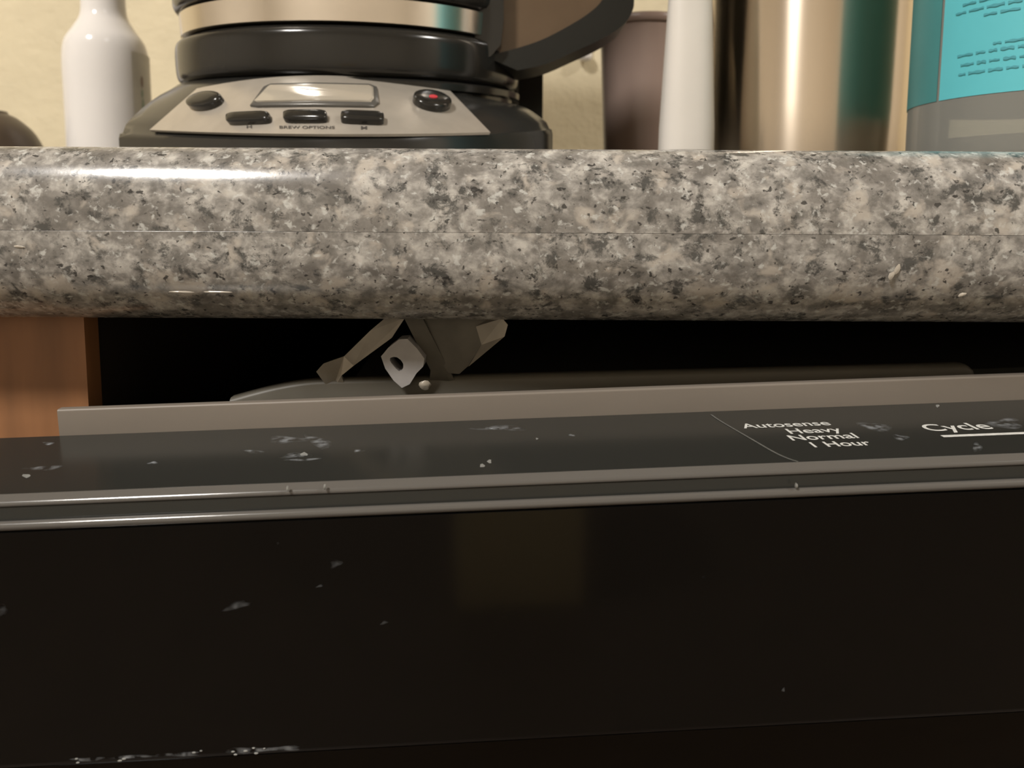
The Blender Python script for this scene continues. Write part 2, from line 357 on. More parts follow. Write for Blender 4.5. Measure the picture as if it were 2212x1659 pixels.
# recessed grip and outer door below
prism('grip_recess', rrect(0.016, fz - 0.045, 0.024, fz - 0.0005, 0.003), [XL + 0.004, XR - 0.004], M['black_front'], dw, f=D)
prism('door_skin', rrect(FACE_Y + 0.001, -0.70, 0.020, fz - 0.046, 0.004), [XL, XR], M['black_front'], dw, f=D)
prism('inner_door', rrect(0.0205, -0.70, YR + 0.02, -0.0125, 0.003), [x_lin, XR - 0.026], M['grey_rim'], dw, f=D)
# grey liner lip with a softly rounded top edge
lh = to_door(hit(1106, 850, Dw(0, YR, 0), RD @ Vector((0, 1, 0)))).z
lin = rrect(YR + 0.0002, -0.010, YR + 0.0030, lh, 0.0006, 4)
prism('liner_lip', lin, [x_lin, XR - 0.026], M['grey_liner'], dw, f=D, angle=40)
# raised rim behind the lip, ramping up at its left end
def rim():
    Yb = YR + 0.016; n = 16
    xa = to_door(hit(495, 862, Dw(0, Yb, 0), RD @ Vector((0, 1, 0))))
    xb = to_door(hit(700, 822, Dw(0, Yb, 0), RD @ Vector((0, 1, 0))))
    xc = to_door(hit(2105, 787, Dw(0, Yb, 0), RD @ Vector((0, 1, 0))))
    xs = []; hs = []
    for i in range(n + 1):
        t = i / n; xs.append(xa.x + (xb.x - xa.x) * t); hs.append(lh - 0.003 + (xb.z - lh + 0.003) * math.sin(t * math.pi / 2))
    for i in range(1, 9):
        t = i / 8; xs.append(xb.x + (xc.x - 0.003 - xb.x) * t); hs.append(xb.z + (xc.z - xb.z) * t)
    for t in (0.4, 0.75, 1.0): xs.append(xc.x - 0.003 + 0.003 * t); hs.append(xc.z - 0.0016 * t * t)
    vs = []; fs = []; pr = None
    for x, h in zip(xs, hs):
        pr = [(Yb, -0.008), (Yb, h - 0.0012), (Yb + 0.0005, h - 0.0004), (Yb + 0.0014, h), (Yb + 0.004, h), (Yb + 0.0052, h - 0.001), (Yb + 0.0052, -0.008)]
        vs += [D(x, y, z) for y, z in pr]
    k = len(pr)
    for i in range(len(xs) - 1):
        for j in range(k): fs.append((i * k + j, i * k + (j + 1) % k, (i + 1) * k + (j + 1) % k, (i + 1) * k + j))
    fs.append(tuple(range(k))); m = (len(xs) - 1) * k; fs.append(tuple(range(m + k - 1, m - 1, -1)))
    return mesh('liner_rim', vs, fs, M['grey_rim'], dw, angle=45)
rim()
# tub behind: an open dark box
TY0, TY1 = YR + 0.055, 0.60
zt0 = -0.004; TXL = x_lin + 0.062
def dbox(name, a, b, mat, parent): return prism(name, [(a[1], a[2]), (b[1], a[2]), (b[1], b[2]), (a[1], b[2])], [a[0], b[0]], mat, parent, f=lambda x, y, z: (x, y, H0 + z))
dbox('tub_top', (TXL, TY0, zt0 - 0.006), (XR - 0.03, TY1, zt0), M['tub'], dw)
dbox('tub_back', (TXL, TY1, -0.74), (XR - 0.03, TY1 + 0.01, zt0), M['tub'], dw)
dbox('tub_side', (TXL, TY0, -0.74), (TXL + 0.006, TY1, zt0 - 0.0061), M['tub'], dw)
dbox('tub_side', (XR - 0.036, TY0, -0.74), (XR - 0.03, TY1, zt0 - 0.0061), M['tub'], dw)
dbox('tub_floor', (TXL + 0.0061, TY0, -0.74), (XR - 0.0361, TY1 - 0.0001, -0.73), M['tub'], dw)
kz = H0
prism('kick_plate', [(0.06, 0.012), (0.08, 0.012), (0.08, 0.105), (0.06, 0.105)], [TXL, XR - 0.026], M['tub'], dw)
# lettering on the control strip
def lettering(txt, u0, v0, u1, capw, align_right=True, mat=None, name='lettering', parent=None, sx=1.0):
    cu = bpy.data.curves.new('t', 'FONT'); cu.body = txt; cu.size = 1.0; cu.align_x = 'LEFT'
    cu.offset = 0.012
    ob = bpy.data.objects.new('t', cu); COL.objects.link(ob); dg = bpy.context.evaluated_depsgraph_get(); dg.update()
    me = bpy.data.meshes.new_from_object(ob.evaluated_get(dg)); bpy.data.objects.remove(ob); bpy.data.curves.remove(cu)
    return me
def panel_text(txt, uR, v, uL):
    a = on_panel(uL, v + 5.0 - (uR - uL) * -0.0); b = on_panel(uR, v + 5.0 - 0.036 * (uR - uL) * 0.5)
    a = on_panel(uL, v + 5.0 + 0.036 * (uR - uL) * 0.5)
    me = lettering(txt, 0, 0, 0, 0); xs = [q.co.x for q in me.vertices]; w = max(xs) - min(xs); x0 = min(xs)
    s = (b.x - a.x) / w; yb = (a.y + b.y) / 2
    for q in me.vertices: q.co = D(a.x + (q.co.x - x0) * s, yb + q.co.y * s, 0.00006)
    me.name = 'lettering'; me.materials.append(M['print'])
    o = bpy.data.objects.new('lettering', me); COL.objects.link(o); o.parent = ctrl
    o['label'] = 'white printed words ' + txt
    return o
panel_text('Autosense', 1797, 917, 1607)
panel_text('Heavy', 1822, 930, 1708)
panel_text('Normal', 1857, 944, 1712)
panel_text('1 Hour', 1886, 959, 1760)
panel_text('Cycle', 2149, 924, 2008)
def strip_line(name, pts, w, mat):
    vs = []; fs = []
    for i, p in enumerate(pts):
        a = pts[max(i - 1, 0)]; b = pts[min(i + 1, len(pts) - 1)]; t = Vector((b[0] - a[0], b[1] - a[1], 0)).normalized(); n = Vector((-t.y, t.x, 0)) * w / 2
        for s in (-1, 1): vs.append(D(p[0] + s * n.x, p[1] + s * n.y, 0.00008))
    for i in range(len(pts) - 1): fs.append((2 * i, 2 * i + 1, 2 * i + 3, 2 * i + 2))
    return mesh(name, vs, fs, mat, ctrl)
a = on_panel(2035, 943); strip_line('print_line', [(a.x, a.y), (a.x + 0.06, a.y)], 0.0014, M['print'])
cv = [on_panel(u, v) for u, v in ((2600, 853), (1560, 891), (1536, 896), (1560, 912), (1620, 947), (1670, 976), (1700, 990), (1724, 998), (1780, 1002), (2600, 968))]
cv = smooth_prof([(p.x, p.y) for p in cv[2:8]], 6)
strip_line('print_outline', cv, 0.0005, M['print_line'])
# dried smears and crumbs
def smear(fn, u, v, du, dv, mat, parent, slope=0.0, n=18, lift=(0, 0, 0.00004), name='smear', dens=1.0):
    vs = []; fs = []; al_ = []; ph = random.uniform(0, 6); ws = [1 + 0.22 * math.sin(3 * 2 * math.pi * k / n + ph) + random.uniform(-0.12, 0.12) for k in range(n)]
    for f_, a_ in ((0.0, 1.0), (0.45, 0.8), (1.0, 0.0)):
        for k in range(n):
            a = 2 * math.pi * k / n; uu = du * math.cos(a) * ws[k] * f_; vv = dv * math.sin(a) * ws[k] * f_ + slope * uu
            p = fn(u + uu, v + vv); vs.append(D(p.x + lift[0], p.y + lift[1], p.z + lift[2])); al_.append(a_ * dens)
    for r_ in range(2):
        for k in range(n): fs.append((r_ * n + k, r_ * n + (k + 1) % n, (r_ + 1) * n + (k + 1) % n, (r_ + 1) * n + k))
    o = mesh(name, vs, fs, mat, parent, smooth=False)
    at = o.data.attributes.new('film', 'FLOAT', 'POINT'); at.data.foreach_set('value', al_)
    return o
for u, v, du, dv, sl in ((620, 950, 45, 9, 0.0), (690, 955, 30, 12, 0.3), (640, 984, 36, 6, -0.05), (655, 993, 42, 3, -0.04), (95, 1011, 42, 5, -0.05), (545, 975, 25, 4, 0.1), (105, 958, 14, 4, 0), (1890, 922, 40, 9, 0.15), (1945, 945, 18, 6, 0.1), (2110, 966, 11, 11, 0.0), (2170, 915, 40, 12, 0.0), (775, 974, 12, 4, -.05), (330, 1000, 12, 3, -.1), (1235, 940, 8, 4, 0), (1080, 925, 60, 6, 0.0)):  # last entry paints the bracket's reflection, the others are dried film
    smear(on_panel, u, v, du, dv, M['smear'], ctrl, sl)
for u, v, du, dv in ((657, 981, 8, 4), (57, 1028, 9, 4), (1057, 997, 5, 4), (1042, 1006, 6, 4), (2025, 877, 4, 3), (1160, 948, 3, 2)):
    smear(on_panel, u, v, du, dv, M['crumb'], ctrl, 0.0, 8, name='crumb')
for u, v, du, dv in ((512, 1308, 30, 9), (725, 1218, 14, 9), (690, 1266, 9, 3), (830, 1345, 9, 4), (600, 1174, 3, 3), (1396, 1146, 4, 4), (1530, 1245, 13, 6), (1692, 1490, 4, 5), (6, 1318, 10, 14)):
    smear(on_front, u, v, du, dv, M['smear'], fascia, -0.25, lift=(0, -0.00005, 0), dens=0.35)
# dusty crumbs caught along the lower lip of the fascia
for u, du, dv in ((190, 40, 5), (290, 60, 4), (390, 50, 5), (540, 60, 7), (610, 45, 6)):
    b = on_front(u, 1655 - (u - 150) * 0.04); smear(on_front, u, proj(Dw(b.x, FACE_Y, fz + 0.0022))[1], du, dv, M['smear'], fascia, -0.04, lift=(0, -0.00005, 0), dens=0.9)
for k in range(12):
    u = random.uniform(150, 660) if k > 5 else random.uniform(495, 580)
    b = on_front(u, 1656 - (u - 150) * 0.04); s = random.uniform(0.00012, 0.0003)
    mesh_o = blob('crumb', D(b.x, FACE_Y - 0.0001, fz + 0.002 + random.uniform(-0.0006, 0.0008)), Vector((s * 1.8, 0, 0)), Vector((0, 0.0002, 0)), Vector((0, 0, s * 0.8)), M['crumb'], fascia, 7)
for u, v in ((618, 1064), (699, 1060), (1720, 1052)):
    b = on_front(u, v); blob('crumb', D(b.x, -0.0024 if v > 1055 else FACE_Y, b.z + 0.0003), Vector((0.0003, 0, 0)), Vector((0, 0.0005, 0)), Vector((0, 0, 0.0006)), M['crumb'], ctrl, 7)

# metal mounting bracket between worktop and tub
inv = DWM.inverted()
def L3(u, v, Y):
    p = P(u, v, Y - 0.0135); p.z = min(p.z, Z_BOT - 0.0003); return inv @ p
TH = RM.inverted() @ Vector((0, 0.0012, 0))
def bplate(name, pts, parent, mat, th=TH): return plate(name, [L3(*p) for p in pts], th, mat, parent)
br = bplate('mounting_bracket', [(743, 770, .216), (800, 714, .214), (832, 682, .213), (874, 680, .213), (846, 730, .214), (764, 790, .216)], dw, M['steel'])
bplate('bracket_foot', [(683, 803, .214), (698, 786, .214), (743, 770, .216), (764, 790, .216), (737, 812, .2155), (752, 848, .2165), (716, 848, .2165)], br, M['steel'])
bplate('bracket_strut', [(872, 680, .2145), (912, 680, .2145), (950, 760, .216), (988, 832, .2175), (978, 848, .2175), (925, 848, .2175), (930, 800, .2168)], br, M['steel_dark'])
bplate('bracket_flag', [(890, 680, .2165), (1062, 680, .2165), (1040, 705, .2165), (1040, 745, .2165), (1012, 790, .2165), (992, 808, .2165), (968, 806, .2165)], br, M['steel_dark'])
bplate('bracket_tip', [(1062, 682, .2164), (1085, 687, .2135), (1097, 702, .2125), (1090, 727, .2125), (1012, 792, .2160), (1040, 745, .2163), (1028, 705, .2163)], br, M['steel'])
# square nylon tab with a hole
def ring_poly(outer, inner, Y, dy):
    n = len(outer); vs = []
    for Yk in (Y, Y + dy):
        for lst in (outer, inner):
            for (u, v) in lst: vs.append(L3(u, v, Y) + RM.inverted() @ Vector((0, Yk - Y, 0)))
    fs = []
    for i in range(n):
        j = (i + 1) % n
        fs += [(i, j, n + j, n + i), (2 * n + i, 3 * n + i, 3 * n + j, 2 * n + j), (i, 2 * n + i, 2 * n + j, j), (n + i, n + j, 3 * n + j, 3 * n + i)]
    return vs, fs
out_ = [(823, 770), (838, 752), (862, 733), (880, 732), (900, 752), (917, 775), (914, 792), (900, 806), (885, 830), (868, 838), (850, 822), (832, 796)]
inn_ = [(842, 778), (843, 773), (850, 771), (858, 772), (866, 778), (871, 786), (871, 794), (868, 800), (862, 802), (856, 797), (850, 790), (845, 784)]
vs, fs = ring_poly(out_, inn_, .2115, .006); mesh('bracket_tab', vs, fs, M['tab_grey'], br, smooth=False)
c = L3(918, 832, .2105); blob('bracket_screw', c, Vector((0.0016, 0, 0)), Vector((0, 0.0005, 0)), Vector((0, 0, 0.0013)), M['steel'], br, 12)

# ------------------------------------------------------------------ coffee maker
ZT = Z_TOP + 0.0002
CX, CY, CR = P(767, 150, 0.38).x, 0.380, 0.082
cm = thing('coffee_maker', 'black drip coffee maker with a silver button panel', 'coffee maker', (CX, CY, ZT))
def q3(a, b, c, s): return a * (1 - s) * (1 - 2 * s) + 4 * b * s * (1 - s) + c * s * (2 * s - 1)
def rimC(phi):
    x = CX + CR * math.sin(phi); y = CY - CR * math.cos(phi)
    return Vector((x, y, P(690, 165, CY - CR).z + (y - (CY - CR)) * 0.075 - max(0.0, x - CX) * 0.085))
def Bfront(s):
    u = 256 + (1194 - 256) * s; v = q3(286, 298, 277, s); Y = q3(0.318, 0.256, 0.318, s); return P(u, v, Y)
PH0, PH1 = R(-68), R(68)
def S0(s, q): return Bfront(s).lerp(rimC(PH0 + (PH1 - PH0) * s), q) + Vector((0, 0, 0.0025 * math.sin(math.pi * q)))
GR = [(s / 90, q / 30) for s in range(91) for q in range(31)]
GP = [(proj(S0(s, q)), s, q) for s, q in GR]
def on_base(u, v):
    (pu, pv), s, q = min(GP, key=lambda g: (g[0][0] - u) ** 2 + (g[0][1] - v) ** 2)
    for _ in range(12):
        e = 1e-3; p0 = proj(S0(s, q)); a = proj(S0(s + e, q)); b = proj(S0(s, q + e))
        j11, j21 = (a[0] - p0[0]) / e, (a[1] - p0[1]) / e; j12, j22 = (b[0] - p0[0]) / e, (b[1] - p0[1]) / e
        d = j11 * j22 - j12 * j21
        if abs(d) < 1e-6: break
        du, dv = u - p0[0], v - p0[1]
        s += (j22 * du - j12 * dv) / d * 0.8; q += (-j21 * du + j11 * dv) / d * 0.8
        s = min(max(s, -0.1), 1.1); q = min(max(q, -0.15), 1.15)
    e = 1e-3; p = S0(s, q); n = (S0(s + e, q) - p).cross(S0(s, q + e) - p).normalized()
    if n.z < 0: n = -n
    return p, n
# shell: rows of rings from the counter up to the warming plate
NF = 40
front_b = [Bfront(i / NF) for i in range(NF + 1)]
zl, zr = front_b[0].z, front_b[-1].z
side = []
for t in (0.25, 0.5, 0.75, 1.0): side.append(Vector((front_b[-1].x + 0.001 * t, front_b[-1].y + (0.49 - front_b[-1].y) * t, zr)))
back = [Vector((front_b[-1].x * (1 - t) + front_b[0].x * t, 0.49, zr * (1 - t) + zl * t)) for t in (0.25, 0.5, 0.75)]
sidl = [Vector((front_b[0].x - 0.001 * t, front_b[0].y + (0.49 - front_b[0].y) * t, zl)) for t in (1.0, 0.75, 0.5, 0.25)]
B = front_b + side + back + sidl
nb = len(B); rest = nb - NF - 1
Crow = [rimC(PH0 + (PH1 - PH0) * i / NF) for i in range(NF + 1)] + [rimC(PH1 + (2 * math.pi - (PH1 - PH0)) * (i + 1) / (rest + 1)) for i in range(rest)]
for i in range(NF + 1, nb):
    Crow[i].z -= 0.012 * min(1.0, 2.5 * min(i - NF, nb - i) / rest)
cen = Vector((CX, CY, 0))
def shrink(v, k, dz): return Vector((cen.x + (v.x - cen.x) * k, cen.y + (v.y - cen.y) * k, v.z + dz))
rows = [[Vector((b.x, b.y, ZT)) for b in B], [shrink(b, 1.0, -0.0025) for b in B], [shrink(b, 0.996, -0.0006) for b in B], B and [shrink(b, 0.985, 0.0) for b in B]]
for q in (0.12, 0.25, 0.4, 0.55, 0.7, 0.85, 1.0):
    row = []
    for i in range(nb):
        b = B[i] if q > 0.2 else B[i]
        row.append(b.lerp(Crow[i], q) + Vector((0, 0, 0.0025 * math.sin(math.pi * q))))
    rows.append(row)
vs = [v for r in rows for v in r]; fs = []
for k in range(len(rows) - 1):
    for i in range(nb): fs.append((k * nb + i, k * nb + (i + 1) % nb, (k + 1) * nb + (i + 1) % nb, (k + 1) * nb + i))
m = (len(rows) - 1) * nb; fs.append(tuple(range(m, m + nb))); fs.append(tuple(range(nb - 1, -1, -1)))
part(mesh('base_shell', vs, fs, M['cm_shell'], angle=50), cm)
TILT = Matrix.Rotation(math.atan(0.075), 3, 'X')
zc = rimC(-math.pi / 2).z - 0.0022
part(lathe('warming_plate', [(CR - 0.004, -0.016), (CR - 0.003, -0.002), (CR + 0.0004, -0.0014), (CR + 0.0006, 0.0012), (CR - 0.001, 0.0022), (CR - 0.012, 0.0023)], (CX, CY, zc), M['cm_black'], tilt=TILT), cm)
# silver control panel
def grid_patch(name, fn, nu, nv, lift, mat, parent, th=0.0):
    vs = []; fs = []
    for j in range(nv + 1):
        for i in range(nu + 1):
            u, v = fn(i / nu, j / nv); p, n = on_base(u, v); vs.append(p + n * lift)
    for j in range(nv):
        for i in range(nu):
            k = j * (nu + 1) + i; fs.append((k, k + 1, k + nu + 2, k + nu + 1))
    # skirt down to the shell
    rim_ = [i for i in range(nu + 1)] + [(nu + 1) * j + nu for j in range(1, nv + 1)] + [(nu + 1) * nv + i for i in range(nu - 1, -1, -1)] + [(nu + 1) * j for j in range(nv - 1, 0, -1)]
    base = len(vs)
    for k in rim_:
        u, v = fn((k % (nu + 1)) / nu, (k // (nu + 1)) / nv); p, n = on_base(u, v); vs.append(p - n * 0.0004)
    for a in range(len(rim_)):
        b = (a + 1) % len(rim_); fs.append((rim_[a], rim_[b], base + b, base + a))
    return part(mesh(name, vs, fs, mat, angle=40), cm) if parent is None else part(mesh(name, vs, fs, mat, angle=40), parent)
def panel_uv(s, q):
    ub = 326 + (1058 - 326) * s; vb = q3(283, 293, 289, s); ut = 428 + (972 - 428) * s; vt = q3(194, 167, 200, s)
    return (ub + (ut - ub) * q, vb + (vt - vb) * q)
sil = grid_patch('control_panel', panel_uv, 36, 12, 0.0007, M['cm_silver'], None)
def child(o, p):
    o.parent = p; return o
def button(name, outline, h, mat, parent, base=0.0007, shrink_top=0.86, cap=0.9):
    n = len(outline); c = (sum(p[0] for p in outline) / n, sum(p[1] for p in outline) / n); vs = []; fs = []
    for k, (sc_, hh) in enumerate(((1, base - 0.0004), (1, base + h * 0.6), (0.97, base + h * 0.85), (shrink_top, base + h), (0.5, base + h * 1.08))):
        for (u, v) in outline:
            p, nn = on_base(c[0] + (u - c[0]) * sc_, c[1] + (v - c[1]) * sc_); vs.append(p + nn * hh)
    for k in range(4):
        for i in range(n): fs.append((k * n + i, k * n + (i + 1) % n, (k + 1) * n + (i + 1) % n, (k + 1) * n + i))
    fs.append(tuple(range(4 * n, 5 * n)))
    o = mesh(name, vs, fs, mat, angle=60); o.parent = cm; o.matrix_parent_inverse = Matrix.Translation(-cm.location); return o
def oval(u, v, a, b, slope=0.0, n=24, p=2.0):
    r = []
    for k in range(n):
        t = 2 * math.pi * k / n; cx = math.copysign(abs(math.cos(t)) ** (2 / p), math.cos(t)); sx = math.copysign(abs(math.sin(t)) ** (2 / p), math.sin(t))
        r.append((u + a * cx, v + b * sx + slope * a * cx))
    return r
button('round_button', oval(450, 226, 37, 15, -0.16), 0.0030, M['cm_black'], cm)
rb = button('round_button', oval(931, 228, 41, 17, 0.16), 0.0030, M['cm_black'], cm)
dot = button('button_dot', oval(931, 230, 9, 3.2, 0.1, 12), 0.0002, M['cm_red'], cm, base=0.0041)
for u, v, s in ((543, 263, -0.03), (663, 261, 0.0), (783, 264, 0.04)): button('flat_button', oval(u, v, 46, 9.5, s, 28, 5.0), 0.0026, M['cm_black'], cm)
# display with raised bezel
def trap(g):
    pts = [(546 - g, 233 + g * 0.6), (574 - g * 0.7, 195 - g * 0.5), (585, 190 - g * 0.6), (680, 188 - g * 0.6), (800, 191 - g * 0.6), (812 + g * 0.7, 196 - g * 0.5), (816 + g, 228 + g * 0.4), (806 + g * 0.5, 236 + g * 0.6), (680, 234 + g * 0.6), (560, 235 + g * 0.6)]
    return [(pts[i][0] + (pts[(i + 1) % 10][0] - pts[i][0]) * k / 6, pts[i][1] + (pts[(i + 1) % 10][1] - pts[i][1]) * k / 6) for i in range(10) for k in range(6)]
button('display_bezel', trap(2), 0.0012, M['cm_rim'], cm, shrink_top=0.93)
button('display_screen', trap(-9), 0.0006, M['cm_screen'], cm, base=0.0018, shrink_top=0.97)
def base_text(txt, uL, uR, v, slope=0.0):
    me = lettering(txt, 0, 0, 0, 0); xs = [q.co.x for q in me.vertices]; x0, w = min(xs), max(xs) - min(xs); hgt = 0.7
    k = (uR - uL) / w
    for q in me.vertices:
        p, n = on_base(uL + (q.co.x - x0) * k, v + slope * (q.co.x - x0) * k - q.co.y * k * 0.5); q.co = p + n * 0.0009
    me.materials.append(M['cm_print']); me.name = 'lettering'
    o = bpy.data.objects.new('lettering', me); COL.objects.link(o); part(o, cm); o['label'] = 'small dark printed lettering ' + txt
base_text('BREW OPTIONS', 606, 724, 281.5, 0.01)
base_text('H', 536, 547, 280.5); base_text('M', 780, 793, 284)
# tower behind the carafe
xt1 = P(1172, 220, 0.455).x; xt0 = xt1 - 0.172
tw = [(0.452, ZT + 0.004), (0.55, ZT + 0.004), (0.55, ZT + 0.33), (0.30, ZT + 0.33), (0.30, ZT + 0.25), (0.452, ZT + 0.235)]
part(prism('tower', tw, [xt0, xt0 + 0.004, xt1 - 0.004, xt1], M['cm_shell']), cm)
part(box('base_foot_plate', (front_b[0].x + 0.012, 0.40, ZT), (front_b[-1].x - 0.012, 0.55, ZT + 0.0035), M['cm_black']), cm)
# ridge line along the right of the tower
part(box('tower_seam', (xt1 - 0.016, 0.4512, ZT + 0.03), (xt1 - 0.0145, 0.4519, ZT + 0.22), M['cm_rim']), cm)

# ------------------------------------------------------------------ carafe
zb = zc + 0.0025
ca = thing('carafe', 'round coffee carafe with steel band and black handle on the coffee maker', 'carafe', (CX, CY, zb))
zs0 = 0.0005 + ((450 - 48) * (CY - CR) / FPX + (450 - 98) * 0.367 / FPX) / 2 + CAM_Z - zb      # band bottom above carafe base
zs1 = zs0 + 0.0105
bs = smooth_prof([(CR - 0.008, 0.0), (CR - 0.003, 0.0004), (CR - 0.0005, 0.003), (CR, 0.010), (CR - 0.0005, 0.017), (CR - 0.003, zs0 - 0.0015), (CR - 0.006, zs0 - 0.0002)], 5)
part(lathe('carafe_base', [(0.0, 0.0)] + bs + [(CR - 0.012, zs0)], (CX, CY, zb), M['cm_black'], tilt=TILT, seg=96, angle=60), ca)
part(lathe('steel_band', [(CR - 0.012, zs0 + 0.0001), (CR - 0.004, zs0 + 0.0001), (CR - 0.003, zs0 + 0.0006), (CR - 0.0028, zs1 - 0.0006), (CR - 0.0036, zs1 - 0.0001), (CR - 0.012, zs1 - 0.0001)], (CX, CY, zb), M['cm_band'], tilt=TILT, seg=96), ca)
up = smooth_prof([(CR - 0.006, zs1), (CR - 0.0015, zs1 + 0.0015), (CR - 0.0005, zs1 + 0.006), (CR - 0.003, zs1 + 0.014)], 5)
part(lathe('black_collar', [(CR - 0.012, zs1)] + up + [(CR - 0.008, zs1 + 0.0145)], (CX, CY, zb), M['cm_black'], tilt=TILT, seg=96, angle=60), ca)
part(lathe('glass_jug', smooth_prof([(CR - 0.008, zs1 + 0.0146), (CR - 0.006, zs1 + 0.04), (CR - 0.014, zs1 + 0.075), (CR - 0.034, zs1 + 0.10), (CR - 0.036, zs1 + 0.112)]), (CX, CY, zb), M['glass'], tilt=TILT, seg=64), ca)
part(lathe('carafe_lid', [(CR - 0.034, zs1 + 0.113), (CR - 0.030, zs1 + 0.115), (CR - 0.034, zs1 + 0.124), (0.0, zs1 + 0.126)], (CX, CY, zb), M['cm_black'], tilt=TILT, seg=64), ca)
# handle: curved black rail around a web whose brown paints the room's reflection
HY = 0.338
outer = [(1118, 152), (1180, 138), (1240, 112), (1300, 84), (1345, 55), (1366, 24), (1370, -10), (1368, -120), (1360, -300), (1330, -360), (1040, -380)]
inner = [(1048, 122), (1110, 106), (1170, 86), (1225, 58), (1270, 30), (1298, 4), (1304, -20), (1306, -120), (1300, -270), (1280, -310), (1040, -330)]
outer = smooth_prof(outer, 4); inner = smooth_prof(inner, 4)
def handle_rail():
    n = len(outer); vs = []; fs = []; w = 0.026
    for i in range(n):
        a = P(*outer[i], HY); b = P(*inner[i], HY)
        for yy in (0.0, w):
            vs += [a + Vector((0, yy, 0)), b + Vector((0, yy, 0))]
    for i in range(n - 1):
        k = 4 * i; m_ = k + 4
        fs += [(k, k + 1, m_ + 1, m_), (k + 1, k + 3, m_ + 3, m_ + 1), (k + 3, k + 2, m_ + 2, m_ + 3), (k + 2, k, m_, m_ + 2)]
    fs += [(0, 2, 3, 1), (4 * n - 4, 4 * n - 3, 4 * n - 1, 4 * n - 2)]
    return mesh('handle', vs, fs, M['cm_matte'], angle=50)
hd = part(handle_rail(), ca)
br2 = [P(u, v, HY - 0.004) for u, v in ((1026, 128), (1060, 122), (1082, 96), (1088, 40), (1088, -330), (1026, -330))]
part(plate('handle_mount', br2, Vector((0, 0.03, 0)), M['cm_black']), ca)
web = [P(u, v, HY + 0.004) for u, v in ([(1012, 108)] + inner + [(1012, -330)])]
wb = plate('handle_web', web, Vector((0, 0.016, 0)), M['cm_web']); part(wb, ca)

# ------------------------------------------------------------------ white bottle
def bottle_at(u, v, Y): return P(u, v, Y)
wy = 0.52; wc = P(233, 200, wy); r_px = lambda px, Y: px * Y / FPX
zz = lambda v, Y, u=233: P(u, v, Y).z - ZT
wbt = thing('white_bottle', 'glossy white bottle with slim neck left of the coffee maker', 'bottle', (wc.x, wy, ZT))
rb_ = r_px(82, wy)
prof = [(0.0, 0.0), (rb_ * 0.9, 0.0), (rb_ * 0.97, 0.003), (rb_, 0.012), (rb_, zz(200, wy)), (rb_ * 0.998, zz(135, wy)), (rb_ * 0.93, zz(95, wy)), (rb_ * 0.72, zz(65, wy)), (rb_ * 0.56, zz(40, wy)), (rb_ * 0.515, zz(12, wy)), (rb_ * 0.51, zz(-40, wy)), (rb_ * 0.51, zz(-95, wy))]
part(lathe('bottle_body', prof[:4] + smooth_prof(prof[4:], 6), (wc.x, wy, ZT), M['white_gloss'], angle=50), wbt)
part(lathe('bottle_cap', [(0, zz(-95, wy) + .0002), (rb_ * 0.46, zz(-95, wy) + .0002), (rb_ * 0.46, zz(-150, wy)), (rb_ * 0.42, zz(-156, wy)), (0.0, zz(-157, wy))], (wc.x, wy, ZT), M['white_matte']), wbt)
def curved_patch(name, c, r, a0, a1, z0f, z1f, mat, parent, n=24, m=4):
    """patch of a cylinder wall; angles from -Y, positive to +X"""
    vs = []; fs = []
    for i in range(n + 1):
        a = a0 + (a1 - a0) * i / n; z0, z1 = z0f(i / n), z1f(i / n)
        for j in range(m + 1):
            vs.append((c[0] + r * math.sin(a), c[1] - r * math.cos(a), z0 + (z1 - z0) * j / m))
    for i in range(n):
        for j in range(m): k = i * (m + 1) + j; fs.append((k, k + 1, k + m + 2, k + m + 1))
    o = mesh(name, vs, fs, mat); return part(o, parent)
cc = (wc.x, wy)
lab = curved_patch('bottle_label', cc, rb_ + 0.0002, R(62), R(150), lambda t: ZT + 0.02, lambda t: ZT + zz(118, wy), M['white_label'], wbt)
for v, dz, da, mt in ((180, 0.004, 5, 'spot_print'), (234, 0.006, 6, 'leaf_print'), (205, 0.003, 4, 'leaf_print')):
    z = P(290, v, wy).z
    curved_patch('label_print', cc, rb_ + 0.00035, R(76), R(76 + da), lambda t: z - dz * math.sin(math.pi * (0.1 + 0.8 * t)), lambda t: z + dz * math.sin(math.pi * (0.1 + 0.8 * t)), M[mt], wbt, 8, 1)

# ------------------------------------------------------------------ dark upturned bowl at the left edge
by = 0.50; bx = P(-26, 300, by).x; bh = zz(240, by, -10); br_ = r_px(112, by)
pf = smooth_prof([(br_, 0.0), (br_ * 0.995, bh * 0.2), (br_ * 0.93, bh * 0.45), (br_ * 0.76, bh * 0.72), (br_ * 0.52, bh * 0.9), (br_ * 0.36, bh * 0.965)], 6) + [(br_ * 0.34, bh), (br_ * 0.28, bh), (br_ * 0.27, bh * 0.97), (0.0, bh * 0.975)]
bw = lathe('upturned_bowl', pf, (0, 0, 0), M['dark_ceramic'], angle=50); bw.location = (bx, by, ZT)
tag(bw, 'dark brown rounded bowl at the left edge of the countertop', 'bowl')

